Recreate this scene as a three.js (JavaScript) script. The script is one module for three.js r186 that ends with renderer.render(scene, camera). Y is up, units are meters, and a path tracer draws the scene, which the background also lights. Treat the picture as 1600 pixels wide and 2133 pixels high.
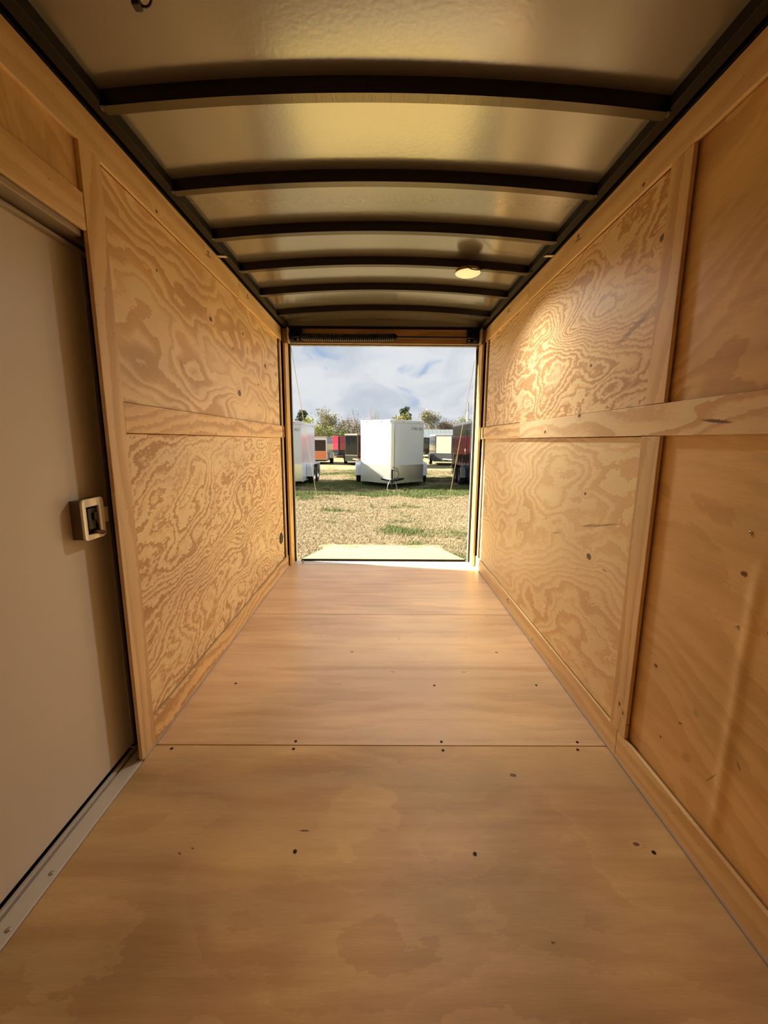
import * as THREE from 'three';
import { RoundedBoxGeometry } from 'three/addons/geometries/RoundedBoxGeometry.js';
import { mergeGeometries } from 'three/addons/utils/BufferGeometryUtils.js';
import { TextGeometry } from 'three/addons/geometries/TextGeometry.js';
import { FontLoader } from 'three/addons/loaders/FontLoader.js';
import { RectAreaLightUniformsLib } from 'three/addons/lights/RectAreaLightUniformsLib.js';
RectAreaLightUniformsLib.init();

// ------------------------------------------------------------------ camera, sky, sun, exposure
const scene = new THREE.Scene();
const renderer = new THREE.WebGLRenderer({ antialias: true });
renderer.toneMapping = THREE.LinearToneMapping;
renderer.toneMappingExposure = 1.8;
renderer.shadowMap.enabled = true;
renderer.shadowMap.type = THREE.PCFSoftShadowMap;

const camera = new THREE.PerspectiveCamera(102.12, 1600 / 2133, 0.05, 400);
camera.position.set(-0.005, 1.151, 0);
camera.up.set(-0.006, 0.985, -0.170);
camera.lookAt(-0.005 + 0.005, 1.151 - 0.170, -0.985);

const SUN_AZ = THREE.MathUtils.degToRad(80), SUN_EL = THREE.MathUtils.degToRad(33);   // azimuth left of straight out of the doorway
const sunDir = new THREE.Vector3(-Math.sin(SUN_AZ) * Math.cos(SUN_EL), Math.sin(SUN_EL), -Math.cos(SUN_AZ) * Math.cos(SUN_EL));
const SUN_POWER = 13.2, SKY_POWER = 0.44, LAMP_FILL_POWER = 3.9;
const sun = new THREE.DirectionalLight(new THREE.Color(1.0, 0.93, 0.76), SUN_POWER);
sun.position.copy(sunDir).multiplyScalar(60).add(new THREE.Vector3(0, 0, -16));
sun.target.position.set(0, 0, -16);
sun.castShadow = true;
sun.shadow.mapSize.set(4096, 4096);
Object.assign(sun.shadow.camera, { left: -45, right: 45, top: 30, bottom: -30, near: 1, far: 140 });
sun.shadow.radius = 3;
scene.add(sun, sun.target);

// ------------------------------------------------------------------ noise
function rng(seed) { let a = seed >>> 0; return () => { a = (a + 0x6D2B79F5) | 0; let t = Math.imul(a ^ (a >>> 15), 1 | a); t = (t + Math.imul(t ^ (t >>> 7), 61 | t)) ^ t; return ((t ^ (t >>> 14)) >>> 0) / 4294967296; }; }
const PERM = new Uint8Array(512);
{ const r = rng(77), p = [...Array(256).keys()]; for (let i = 255; i > 0; i--) { const j = Math.floor(r() * (i + 1)); [p[i], p[j]] = [p[j], p[i]]; } for (let i = 0; i < 512; i++) PERM[i] = p[i & 255]; }
const GX = new Float32Array(256), GY = new Float32Array(256);
for (let i = 0; i < 256; i++) { GX[i] = Math.cos(i / 256 * 6.28318); GY[i] = Math.sin(i / 256 * 6.28318); }
function P(x, y) {                                        // gradient noise, about -0.7..0.7
  const xi = Math.floor(x), yi = Math.floor(y), xf = x - xi, yf = y - yi, X = xi & 255, Y = yi & 255;
  const u = xf * xf * xf * (xf * (xf * 6 - 15) + 10), v = yf * yf * yf * (yf * (yf * 6 - 15) + 10);
  const a = PERM[PERM[X] + Y], b = PERM[PERM[X + 1] + Y], c = PERM[PERM[X] + Y + 1], d = PERM[PERM[X + 1] + Y + 1];
  const n0 = GX[a] * xf + GY[a] * yf, n1 = GX[b] * (xf - 1) + GY[b] * yf, n2 = GX[c] * xf + GY[c] * (yf - 1), n3 = GX[d] * (xf - 1) + GY[d] * (yf - 1);
  return n0 + u * (n1 - n0) + v * (n2 - n0 + u * (n3 - n2 - n1 + n0));
}
function fbm(x, y, o = 4) { let s = 0, a = 1; for (let i = 0; i < o; i++) { s += a * P(x, y); x = x * 2.03 + 17.1; y = y * 2.03 - 9.7; a *= 0.5; } return s; }
const sstep = (a, b, x) => { const t = Math.min(1, Math.max(0, (x - a) / (b - a))); return t * t * (3 - 2 * t); };
const lerp = (a, b, t) => a + (b - a) * t;

// sky: broken cloud over pale blue, computed per direction
function makeSky(W, H) {
  const data = new Float32Array(W * H * 4);
  for (let j = 0; j < H; j++) {
    const el = ((j + 0.5) / H - 0.5) * Math.PI, sy = Math.sin(el), cy = Math.cos(el);
    for (let i = 0; i < W; i++) {
      const ph = ((i + 0.5) / W - 0.5) * 2 * Math.PI, dx = Math.cos(ph) * cy, dz = Math.sin(ph) * cy, o = (j * W + i) * 4;
      let r, g, b;
      if (sy < -0.01) { r = 0.60; g = 0.64; b = 0.70; }
      else {
        const k = 1.5 / (Math.max(sy, 0) + 0.42), x = dx * k * 2.2 + 4.2, z = dz * k * 2.2 + 1.3, yy = sy * 7;
        const wx = fbm(x * 0.9 + 9, z * 0.9 + yy * 0.6, 3), wz = fbm(x * 0.9 - 5, z * 0.9 + 31 - yy * 0.5, 3);
        const d = fbm(x * 1.1 + wx * 0.45 + yy * 0.5, z * 0.7 + yy * 0.5 + wz * 0.45, 6);
        const cover = sstep(-0.66, -0.22, d);
        const th = fbm(x * 0.8 + wz * 0.6 + 40 - yy * 0.3, z * 0.5 + yy * 0.55 + wx * 0.6, 6);
        const shade = sstep(-0.45, 0.6, th);
        const h = sstep(0, 0.5, sy);
        const br = lerp(0.52, 0.30, h), bg = lerp(0.68, 0.47, h), bb = lerp(0.92, 0.82, h);
        const cr = lerp(0.98, 0.70, shade), cg = lerp(1.0, 0.77, shade), cb = lerp(1.03, 0.87, shade);
        r = lerp(br, cr, cover); g = lerp(bg, cg, cover); b = lerp(bb, cb, cover);
      }
      data[o] = r; data[o + 1] = g; data[o + 2] = b; data[o + 3] = 1;
    }
  }
  const t = new THREE.DataTexture(data, W, H, THREE.RGBAFormat, THREE.FloatType);
  t.mapping = THREE.EquirectangularReflectionMapping; t.minFilter = t.magFilter = THREE.LinearFilter; t.wrapS = THREE.RepeatWrapping; t.needsUpdate = true;
  return t;
}
const sky = makeSky(3072, 1536);
scene.background = sky; scene.environment = sky;
scene.backgroundIntensity = SKY_POWER; scene.environmentIntensity = SKY_POWER;

// ------------------------------------------------------------------ helpers
const used = new Map();
function numbered(n) { const k = used.get(n) ?? 0; used.set(n, k + 1); return k ? `${n}_${String(k).padStart(3, '0')}` : n; }
function setup(o) { o.traverse((m) => { if (m.isMesh) { m.castShadow = true; m.receiveShadow = true; } }); return o; }
function tag(o, label, category, group) { o.userData.label = label; o.userData.category = category; if (group) o.userData.group = group; return o; }
function thing(name, label, category, pos = [0, 0, 0], turn = 0, group) {
  const o = new THREE.Group(); o.name = numbered(name); o.position.set(...pos); o.rotation.y = turn; scene.add(o); return tag(o, label, category, group);
}
function structure(name, pos = [0, 0, 0]) { const o = new THREE.Group(); o.name = name; o.userData.kind = 'structure'; o.position.set(...pos); scene.add(o); return o; }
const counts = new WeakMap();
function part(name, geo, mat, parent, label) {
  const m = new THREE.Mesh(geo, mat);
  if (parent === scene) m.name = numbered(name);
  else { let c = counts.get(parent); if (!c) counts.set(parent, c = {}); const k = c[name] ?? 0; c[name] = k + 1; m.name = k ? `${name}_${String(k).padStart(3, '0')}` : name; }
  m.castShadow = m.receiveShadow = true; if (label) m.userData.label = label; parent.add(m); return m;
}
function box(x0, x1, y0, y1, z0, z1, r = 0.002, seg = 1) {
  const w = x1 - x0, h = y1 - y0, d = z1 - z0;
  const g = r > 0 ? new RoundedBoxGeometry(w, h, d, seg, Math.min(r, w / 2.01, h / 2.01, d / 2.01)) : new THREE.BoxGeometry(w, h, d);
  g.translate((x0 + x1) / 2, (y0 + y1) / 2, (z0 + z1) / 2); return g;
}
function mapUV(g, au, u0, ul, av, v0, vl, ou = 0, ov = 0) {    // planar uv along two axes (0 x, 1 y, 2 z), real sizes
  const p = g.attributes.position, uv = g.attributes.uv;
  const get = (i, a) => (a === 0 ? p.getX(i) : a === 1 ? p.getY(i) : p.getZ(i));
  for (let i = 0; i < p.count; i++) uv.setXY(i, ou + (get(i, au) - u0) / ul, ov + (get(i, av) - v0) / vl);
  return g;
}
function merged(list) { const a = list.map((g) => { const n = g.index ? g.toNonIndexed() : g.clone(); for (const k of Object.keys(n.attributes)) if (!['position', 'normal', 'uv', 'color'].includes(k)) n.deleteAttribute(k); return n; }); return mergeGeometries(a, false); }
function tube(pts, r, seg = 24, rad = 6) { return new THREE.TubeGeometry(new THREE.CatmullRomCurve3(pts.map((q) => new THREE.Vector3(...q))), seg, r, rad, false); }
function rod(a, b, r, rad = 8, r2 = r) {
  const A = new THREE.Vector3(...a), B = new THREE.Vector3(...b), d = B.clone().sub(A), g = new THREE.CylinderGeometry(r2, r, d.length(), rad, 1);
  g.applyQuaternion(new THREE.Quaternion().setFromUnitVectors(new THREE.Vector3(0, 1, 0), d.normalize())); g.translate((A.x + B.x) / 2, (A.y + B.y) / 2, (A.z + B.z) / 2); return g;
}
const std = (c, rough = 0.6, extra = {}) => new THREE.MeshStandardMaterial({ color: c, roughness: rough, ...extra });
const phys = (c, rough, extra = {}) => new THREE.MeshPhysicalMaterial({ color: c, roughness: rough, ...extra });

function texFrom(fn, W, H, srgb = true) {                    // fn(u, v) -> [r, g, b] bytes or a grey
  const d = new Uint8Array(W * H * 4);
  for (let j = 0; j < H; j++) for (let i = 0; i < W; i++) {
    const c = fn((i + 0.5) / W, (j + 0.5) / H), o = (j * W + i) * 4;
    if (typeof c === 'number') d[o] = d[o + 1] = d[o + 2] = c; else { d[o] = c[0]; d[o + 1] = c[1]; d[o + 2] = c[2]; } d[o + 3] = 255;
  }
  return dataTex(d, W, H, srgb);
}
function dataTex(d, W, H, srgb, mirror) {
  const t = new THREE.DataTexture(d, W, H, THREE.RGBAFormat); t.magFilter = THREE.LinearFilter; t.minFilter = THREE.LinearMipmapLinearFilter; t.generateMipmaps = true; t.anisotropy = 8;
  t.wrapS = t.wrapT = mirror ? THREE.MirroredRepeatWrapping : THREE.RepeatWrapping; if (srgb) t.colorSpace = THREE.SRGBColorSpace; t.needsUpdate = true; return t;
}

// ------------------------------------------------------------------ sawn and peeled pine
// The growth rings of a peeled veneer are the contour lines of a slowly varying height; grain runs along u (metres LU), across is v (metres LV).
function wood({ W, H, LU, LV, seed, pale, late, rings = 5, aniso = 5, wob = 1, jag = 0.5, contrast = 1, slope = 3, heads = [], knots = [], marks = [], streak = 0, cloud = 0.06, duty = 0.42, bump = 0, tilt = 0, gloss = 0.52, ior = 1.5, nails = 0 }) {
  { const r = rng(seed * 7 + 1); marks = [...marks]; for (let k = 0; k < nails; k++) marks.push([r() * LU, 0.012 + r() * (LV - 0.024), 0.0022, 0.0014, 0, 0.7]); }
  const c = new Uint8Array(W * H * 4), b = bump ? new Uint8Array(W * H * 4) : null, s = seed * 13.7;
  for (let j = 0; j < H; j++) for (let i = 0; i < W; i++) {
    const u = (i + 0.5) / W * LU, v0 = (j + 0.5) / H * LV, v = v0 + tilt * u;
    const w1 = P(u * 1.1 / aniso * 5 + s, v * 2.2 + s), w2 = P(u * 2.9 / aniso * 5 - s, v * 5.1 + s * 2);
    let h = slope * v + wob * (w1 * 1.0 + w2 * 0.42 + 0.16 * P(u * 7 / aniso * 5 + s, v * 13 - s));
    for (const q of heads) { const dv = (v0 - q[1]) * (q[5] ?? 1), du = u - q[0], m = Math.exp(-(dv * dv) / (q[4] * q[4]) - (du * du) / (q[6] * q[6] || 1)); h += m * (q[2] * du - q[3] * Math.sqrt(dv * dv + 0.0006)); }
    let kn = 0;
    for (const k of knots) { const du = (u - k[0]) / 1.5, dv = v0 - k[1], d = Math.sqrt(du * du + dv * dv) / k[2]; if (d < 6) { h += 0.9 * Math.exp(-d * d * 0.25); if (d < 1.15) kn = Math.max(kn, 1 - sstep(0.75, 1.1, d + 0.3 * P(u * 160, v0 * 160))); } }
    h += jag * (0.055 * P(u * 22, v * 52 + s) + 0.045 * P(u * 50 + s, v * 120) + 0.02 * P(u * 130 + s, v * 260));
    let f = h * rings; const ring = Math.floor(f), rh = PERM[(ring + 512 + seed) & 255] / 255; f -= ring;
    const dd = duty * (0.55 + 0.9 * rh), L = (0.35 * sstep(0.1, 0.9, f) + 0.65 * sstep(1 - dd - 0.12, 1 - dd * 0.6, f)) * (1 - sstep(0.95, 0.995, f));
    const thick = 0.6 + 0.4 * rh + 0.7 * P(u * 0.9 + s + 50, v * 2.6), amt = Math.min(1, Math.max(0, L * contrast * thick * 1.15));
    const fib = P(u * 16, v0 * 420 + s) * 0.045 + P(u * 60, v0 * 900) * 0.03, cl = cloud * (P(u * 1.7 + s, v0 * 3.3) + 0.6 * P(u * 4.1, v0 * 7.7 + s));
    const st = streak ? streak * (P(u * 0.9 + s * 2, v0 * 9 + s) + 0.7 * P(u * 2.2 + s, v0 * 23) + 0.4 * P(u * 5, v0 * 61)) : 0;
    const t = Math.min(1, Math.max(0, amt + st)), m = 1 + fib + cl, o = (j * W + i) * 4;
    let r = lerp(pale[0], late[0], t) * m, g = lerp(pale[1], late[1], t) * m, bl = lerp(pale[2], late[2], t) * (m - cl * 0.2);
    if (kn) { r = lerp(r, 92, kn * 0.85); g = lerp(g, 56, kn * 0.85); bl = lerp(bl, 30, kn * 0.85); }
    for (const q of marks) {                                  // splits and nail dents: [u, v, half length, half width, slant, depth]
      const du = u - q[0], dv = v0 - q[1] - (q[4] || 0) * du; if (Math.abs(du) < q[2] * 1.3 && Math.abs(dv) < q[3] * 2.4) {
        const e = (1 - sstep(0.45, 1.15, Math.hypot(du / q[2], dv / q[3]) + 0.45 * P(u * 240, v0 * 240))) * (q[5] ?? 0.8);
        r = lerp(r, 84, e); g = lerp(g, 48, e); bl = lerp(bl, 24, e);
      }
    }
    c[o] = Math.min(252, r * 1.05); c[o + 1] = Math.min(250, g * 1.08); c[o + 2] = Math.min(244, bl * 1.10); c[o + 3] = 255;
    if (b) { const z = 128 + 90 * (amt - 0.4) + 420 * fib; b[o] = b[o + 1] = b[o + 2] = Math.max(0, Math.min(255, z)); b[o + 3] = 255; }
  }
  const m = new THREE.MeshPhysicalMaterial({ map: dataTex(c, W, H, true, true), roughness: gloss, specularIntensity: 1, ior });
  if (b) { m.bumpMap = dataTex(b, W, H, false, true); m.bumpScale = bump; }
  return m;
}
const PALE = [236, 202, 152], LATE = [194, 144, 92];
const mLUp = wood({ W: 1280, H: 512, LU: 2.25, LV: 0.9, seed: 3, pale: PALE, late: [206, 160, 104], rings: 3.4, wob: 1.5, jag: 0.8, contrast: 0.75, slope: 2.4, duty: 0.5, cloud: 0.1, aniso: 5.4,
  heads: [[1.05, 0.27, 2.2, 9, 0.13, 1, 0.5]], knots: [[1.02, 0.26, 0.02], [0.42, 0.52, 0.018], [0.62, 0.36, 0.008], [1.4, 0.58, 0.012], [0.9, 0.63, 0.009]], tilt: -0.10,
  marks: [[0.62, 0.22, 0.012, 0.006, 0, 0.9], [1.75, 0.3, 0.01, 0.01, 2, 0.5], [1.1, 0.5, 0.01, 0.005], [1.5, 0.1, 0.008, 0.005], [1.9, 0.62, 0.01, 0.005]] });
const mLLo = wood({ W: 1792, H: 896, LU: 2.25, LV: 1.08, seed: 8, pale: [238, 205, 154], late: LATE, rings: 6.2, wob: 1.45, jag: 1.25, contrast: 1.0, slope: 3.0, duty: 0.42, aniso: 5.2, tilt: 0.22,
  heads: [[0.35, 0.92, 2.5, 9, 0.16, 1, 0.55], [0.7, 0.25, -1.5, 7, 0.2, 1, 0.6]], marks: [[1.1, 0.45, 0.008, 0.006], [0.25, 0.16, 0.05, 0.03, 0.6, 0.35]] });
const mRUp = wood({ W: 1536, H: 640, LU: 2.25, LV: 0.9, seed: 21, pale: [238, 204, 152], late: [196, 146, 94], rings: 5.6, wob: 1.35, jag: 1.25, contrast: 1.0, slope: 2.4, duty: 0.46, aniso: 5, tilt: -0.12,
  heads: [[1.55, 0.5, 3.6, 13, 0.2, 1, 0.75], [1.95, 0.2, 2, 8, 0.12, 1, 0.3]], knots: [[2.2, 0.62, 0.012], [1.8, 0.3, 0.007]], marks: [[2.1, 0.38, 0.13, 0.014, 0.35, 0.35], [1.2, 0.33, 0.006, 0.006], [1.3, 0.66, 0.006, 0.006]] });
const mRLo = wood({ W: 1536, H: 768, LU: 2.25, LV: 1.08, seed: 34, pale: [240, 208, 158], late: [212, 168, 114], rings: 4.6, wob: 1.2, jag: 1.0, contrast: 0.6, slope: 2.8, duty: 0.5, aniso: 6, tilt: -0.16, bump: 0.0022,
  heads: [[1.2, 0.86, -2.4, 8, 0.15, 1, 0.7]], knots: [[1.93, 0.57, 0.014], [1.85, 0.83, 0.007]], marks: [[2.0, 0.72, 0.14, 0.004, 0.25, 0.45], [1.9, 0.70, 0.06, 0.004, 0.3, 0.4], [1.6, 0.6, 0.05, 0.003, 0.3, 0.4], [2.06, 0.55, 0.02, 0.003, 0, 0.6]] });
const SOFT = [230, 188, 128], SOFTL = [194, 144, 86];
const mNear = wood({ W: 1280, H: 1280, LU: 1.5, LV: 1.5, seed: 45, pale: SOFT, late: SOFTL, rings: 2.6, wob: 1.1, jag: 0.6, contrast: 0.3, slope: 3.4, duty: 0.6, aniso: 7, cloud: 0.10, streak: 0.34, tilt: 0.32,
  knots: [[1.06, 0.835, 0.007], [0.80, 0.44, 0.006]], marks: [[1.16, 0.79, 0.008, 0.003, 1.2], [1.15, 0.72, 0.010, 0.004, 0], [1.13, 0.36, 0.008, 0.003, -1.3], [1.06, 0.265, 0.018, 0.002, 1.6], [0.93, 0.33, 0.008, 0.003, 0.5], [0.86, 0.23, 0.006, 0.004, 0], [0.98, 0.40, 0.014, 0.012, 0, 0.14], [0.97, 0.25, 0.02, 0.016, 0.3, 0.16]] });
const mNearUp = wood({ W: 1280, H: 1024, LU: 1.5, LV: 1.2, seed: 47, pale: SOFT, late: SOFTL, rings: 2.8, wob: 1.6, jag: 0.8, contrast: 0.42, slope: 3.0, duty: 0.7, aniso: 6, cloud: 0.13, streak: 0.4, tilt: -0.35 });
const mFloor = wood({ W: 1792, H: 1280, LU: 1.8, LV: 1.25, seed: 52, pale: [222, 184, 142], late: [190, 144, 100], gloss: 0.36, ior: 1.7, rings: 2.6, wob: 0.9, jag: 0.7, contrast: 0.2, slope: 3.4, duty: 0.7, aniso: 9, cloud: 0.08, streak: 0.55,
  knots: [[1.4, 0.5, 0.006]], marks: [[0.68, 0.36, 0.018, 0.003, 0, 0.8], [1.62, 0.7, 0.012, 0.004, 0, 0.5], [0.2, 0.3, 0.01, 0.004, 0.2, 0.5]] });
const mFloorNear = wood({ W: 1792, H: 1280, LU: 1.8, LV: 1.25, seed: 63, pale: [212, 172, 118], late: [172, 124, 76], gloss: 0.5, rings: 2.0, wob: 1.8, jag: 1.4, contrast: 0.24, slope: 1.6, duty: 0.9, aniso: 4.5, cloud: 0.17, streak: 0.42,  // nearest sheet painted darker and yellower, following the dimmer light there
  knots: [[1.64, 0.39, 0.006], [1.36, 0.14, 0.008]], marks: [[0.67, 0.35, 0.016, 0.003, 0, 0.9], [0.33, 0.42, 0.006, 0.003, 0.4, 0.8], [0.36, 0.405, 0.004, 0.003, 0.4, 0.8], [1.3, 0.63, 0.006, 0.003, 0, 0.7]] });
const mLumber = wood({ nails: 22, W: 2048, H: 128, LU: 2.4, LV: 0.12, seed: 71, pale: [236, 200, 146], late: [204, 156, 100], rings: 2.4, wob: 0.9, jag: 0.6, contrast: 0.42, slope: 4, duty: 0.5, aniso: 14, cloud: 0.08, streak: 0.2, knots: [[1.98, 0.085, 0.008], [1.5, 0.03, 0.006]], marks: [[1.98, 0.07, 0.04, 0.006, 0.2, 0.5]] });
const mRail = wood({ nails: 22, W: 2048, H: 128, LU: 2.4, LV: 0.12, seed: 82, pale: [236, 194, 134], late: [196, 146, 94], rings: 4.4, wob: 0.7, jag: 1.1, contrast: 0.7, slope: 4.5, duty: 0.42, aniso: 7, cloud: 0.06 });
const mRailKnot = wood({ W: 2048, H: 128, LU: 2.4, LV: 0.12, seed: 93, pale: [242, 208, 160], late: [204, 156, 102], rings: 2.8, wob: 1.1, jag: 0.9, contrast: 0.6, slope: 5, duty: 0.4, aniso: 8, cloud: 0.07, bump: 0.002, nails: 26,
  knots: [[1.698, 0.04, 0.009], [1.318, 0.104, 0.009]], marks: [[0.548, 0.045, 0.055, 0.005, 0.1, 0.9]], heads: [[0.56, 0.05, 1.5, 16, 0.05, 1, 0.2]] });
const mJamb = wood({ W: 1024, H: 128, LU: 2.4, LV: 0.16, seed: 97, pale: [222, 176, 98], late: [190, 138, 70], rings: 2.4, wob: 0.9, jag: 0.6, contrast: 0.4, slope: 4, duty: 0.5, aniso: 14, cloud: 0.08, streak: 0.2, nails: 12, knots: [[0.9, 0.06, 0.008]] });
const mHeader = wood({ W: 1024, H: 128, LU: 2.4, LV: 0.12, seed: 99, pale: [150, 112, 72], late: [126, 90, 54], rings: 3, wob: 0.9, jag: 0.6, contrast: 0.5, slope: 4, duty: 0.5, aniso: 12, cloud: 0.1, streak: 0.2 });  // wood colour darkened to stand in for shade on the board
const mPost = wood({ nails: 22, W: 2048, H: 128, LU: 2.4, LV: 0.12, seed: 104, pale: [230, 192, 138], late: [188, 138, 88], rings: 3.4, wob: 0.8, jag: 0.5, contrast: 0.42, slope: 5, duty: 0.5, aniso: 14, cloud: 0.09, streak: 0.12, knots: [[0.26, 0.05, 0.006], [0.24, 0.075, 0.005]] });

// other materials
function bumpFlange() { const t = texFrom((u, v) => { const d = sstep(0.28, 0.5, P(u * 34, v * 34)) + 0.6 * sstep(0.3, 0.5, P(u * 80, v * 80)); return 60 + 160 * Math.min(1, d); }, 512, 512, false); t.repeat.set(5, 5); return t; }
const mSteel = phys(0x050504, 0.2, { ior: 1.6 });
const mFlange = phys(0x5c5444, 0.2, { metalness: 0.9, bumpMap: bumpFlange(), bumpScale: 0.00018 });
const mTube = phys(0x241f17, 0.6, { specularIntensity: 0.4 });
const mSteelFlat = phys(0x060505, 0.7, { specularIntensity: 0.4 });
const bumpFine = texFrom((u, v) => 128 + 60 * fbm(u * 40, v * 40, 3), 256, 256, false); bumpFine.repeat.set(2, 2);
const mRoof = phys(0x6a6559, 0.22, { bumpMap: bumpFine, bumpScale: 0.0006, ior: 2.1, clearcoat: 1, clearcoatRoughness: 0.15 });
const mDoor = phys(0xe2dacd, 0.4, { bumpMap: bumpFine, bumpScale: 0.0003 });
const mAlu = phys(0xb9b2a6, 0.35, { metalness: 0.85 });
const mAluTan = phys(0xb3a896, 0.4, { metalness: 0.15 });
const mSill = phys(0xe0d6ca, 0.38, { metalness: 0.1 });
const mWhitePlastic = phys(0xf3ead2, 0.35, { clearcoat: 0.5 });
const mWhite = phys(0xc4c9d0, 0.22, { clearcoat: 0.8, clearcoatRoughness: 0.08 });
const mBlackPlastic = phys(0x0c0b0a, 0.4);
const mRed = phys(0x5a0d0d, 0.4);
const mCaulk = std(0xb9aaa0, 0.7);
const mRubber = std(0x101010, 0.85);
const mScrew = phys(0xd8cba8, 0.35, { metalness: 0.6 });
const mSkin = phys(0xd9dcdf, 0.4);

// ------------------------------------------------------------------ the trailer: floor
const ZB = -3.70, ZF = 0.50, XI = 0.865, TB = 0.012, XP = XI + TB;      // inner faces
{
  const floor = structure('floor');
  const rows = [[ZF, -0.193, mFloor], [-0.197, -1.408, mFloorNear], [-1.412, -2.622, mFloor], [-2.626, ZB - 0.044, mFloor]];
  rows.forEach(([za, zb, m], i) => {
    const g = box(-XI, XI, -0.018, 0, zb, za, 0.0015);
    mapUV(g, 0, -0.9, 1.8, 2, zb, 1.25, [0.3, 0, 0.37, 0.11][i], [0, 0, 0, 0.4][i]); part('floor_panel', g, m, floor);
  });
  part('subfloor', box(-0.95, 0.95, -0.12, -0.02, ZB - 0.15, ZF + 0.05, 0), mSteelFlat, floor);
  const sg = new THREE.CylinderGeometry(0.0055, 0.0055, 0.003, 14);
  const dark = std(0x2a1c12, 0.6, { metalness: 0.5 });
  for (const [x, z] of [[-0.334, -1.39], [-0.334, -1.43], [0.231, -1.385], [0.231, -1.43], [0.743, -1.39], [0.76, -1.43], [-0.793, -1.39], [-0.206, -1.822], [0.25, -1.805], [0.74, -1.81], [-0.7, -1.815], [-0.246, -0.994], [0.264, -0.988], [0.775, -0.993],
    [-0.36, -2.3], [0.1, -2.28], [0.5, -2.3], [-0.75, -2.6], [-0.25, -2.6], [0.2, -2.645], [0.7, -2.6]]) {
    const s = part('screw', sg, (x === -0.206 || z < -2) ? mScrew : dark, floor); s.position.set(x, 0.0, z);
  }
  part('threshold', box(-0.84, 0.84, -0.02, 0.003, ZB - 0.15, ZB - 0.045, 0.002), mSill, floor);
}

// ------------------------------------------------------------------ side walls
const rail = (g, m, v0, ou = 0) => mapUV(g, 2, 0, 2.4, 1, v0 - 0.01, 0.12, ou, 0);
function sideWall(name, s) {                                   // s: -1 left, 1 right
  const w = structure(name);
  const bx = (a, b, y0, y1, z0, z1, r = 0.0015) => (s < 0 ? box(-b, -a, y0, y1, z0, z1, r) : box(a, b, y0, y1, z0, z1, r));
  const bat = (n, y0, y1, z0, z1, m, ou) => part(n, rail(bx(XI, XP, y0, y1, z0, z1), m, y0, ou), m, w);
  const post = (z0, z1, y0, y1, ou) => part('post', mapUV(bx(XI - 0.0005, XP, y0, y1, z0, z1), 1, 0, 2.4, 2, z0 - 0.005, 0.12, ou, 0), mPost, w);
  part('backing', bx(XP + 0.03, 0.945, 0, 2.1, -3.6, -1.47, 0), mSteelFlat, w);
  part('outer_skin', bx(0.985, 1.0, -0.12, 2.16, ZB - 0.17, ZF + 0.05, 0), mSkin, w);
  return { w, bx, bat, post };
}
{ // left: door bay, then two tall panels
  const { w, bx, bat, post } = sideWall('wall_left', -1);
  part('plywood_panel', mapUV(bx(XP, XP + 0.01, 1.2735, 1.9785, -3.60, -1.40), 2, -3.63, 2.25, 1, 1.17, 0.9), mLUp, w);
  part('plywood_panel', mapUV(bx(XP, XP + 0.01, 0.111, 1.1692, -3.60, -1.40), 2, -3.63, 2.25, 1, 0.1, 1.08), mLLo, w);
  part('base_board', bx(XP, XP + 0.01, 0.0, 0.100, -3.60, -1.40), mLumber, w);
  part('plywood_panel', mapUV(bx(XP, XP + 0.01, 1.80, 2.02, -1.345, 0.3), 1, 1.3, 1.5, 2, -1.6, 1.2, 0.3, 0.2), mNearUp, w);
  part('plywood_panel', mapUV(bx(XP, XP + 0.01, 0.0, 2.02, -0.49, ZF), 2, -1.2, 1.5, 1, 0, 1.5), mNear, w);
  bat('top_rail', 1.98, 2.087, -2.65, ZF, mLumber, 0.1); bat('top_rail', 1.978, 2.085, ZB, -2.653, mLumber, 0.35);
  bat('middle_rail', 1.171, 1.271, ZB, -1.418, mRail, 0.2);
  bat('base_rail', 0.006, 0.105, ZB, -1.418, mRail, 0.55);
  bat('door_header', 1.744, 1.842, -1.322, -0.42, mLumber, 0.8);
  post(-1.417, -1.325, 0.006, 1.98, 0.12); post(-0.52, -0.42, 0.006, 1.742, 0.4);
  part('edge_strip', mapUV(bx(XI, XP, 0.105, 1.98, -3.665, -3.635), 1, 0, 2.4, 2, -3.7, 0.12), mLumber, w);
  part('stud', bx(XP + 0.012, 0.985, 0, 2.1, -3.74, -3.58, 0), mSteelFlat, w);
  part('stud', bx(XP + 0.008, 0.985, 0, 2.1, -1.45, -1.40, 0), mSteelFlat, w);
  part('caulk_bead', bx(XI - 0.004, XI + 0.004, 0, 0.0075, ZB, -1.33, 0.002), mCaulk, w);
}
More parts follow.
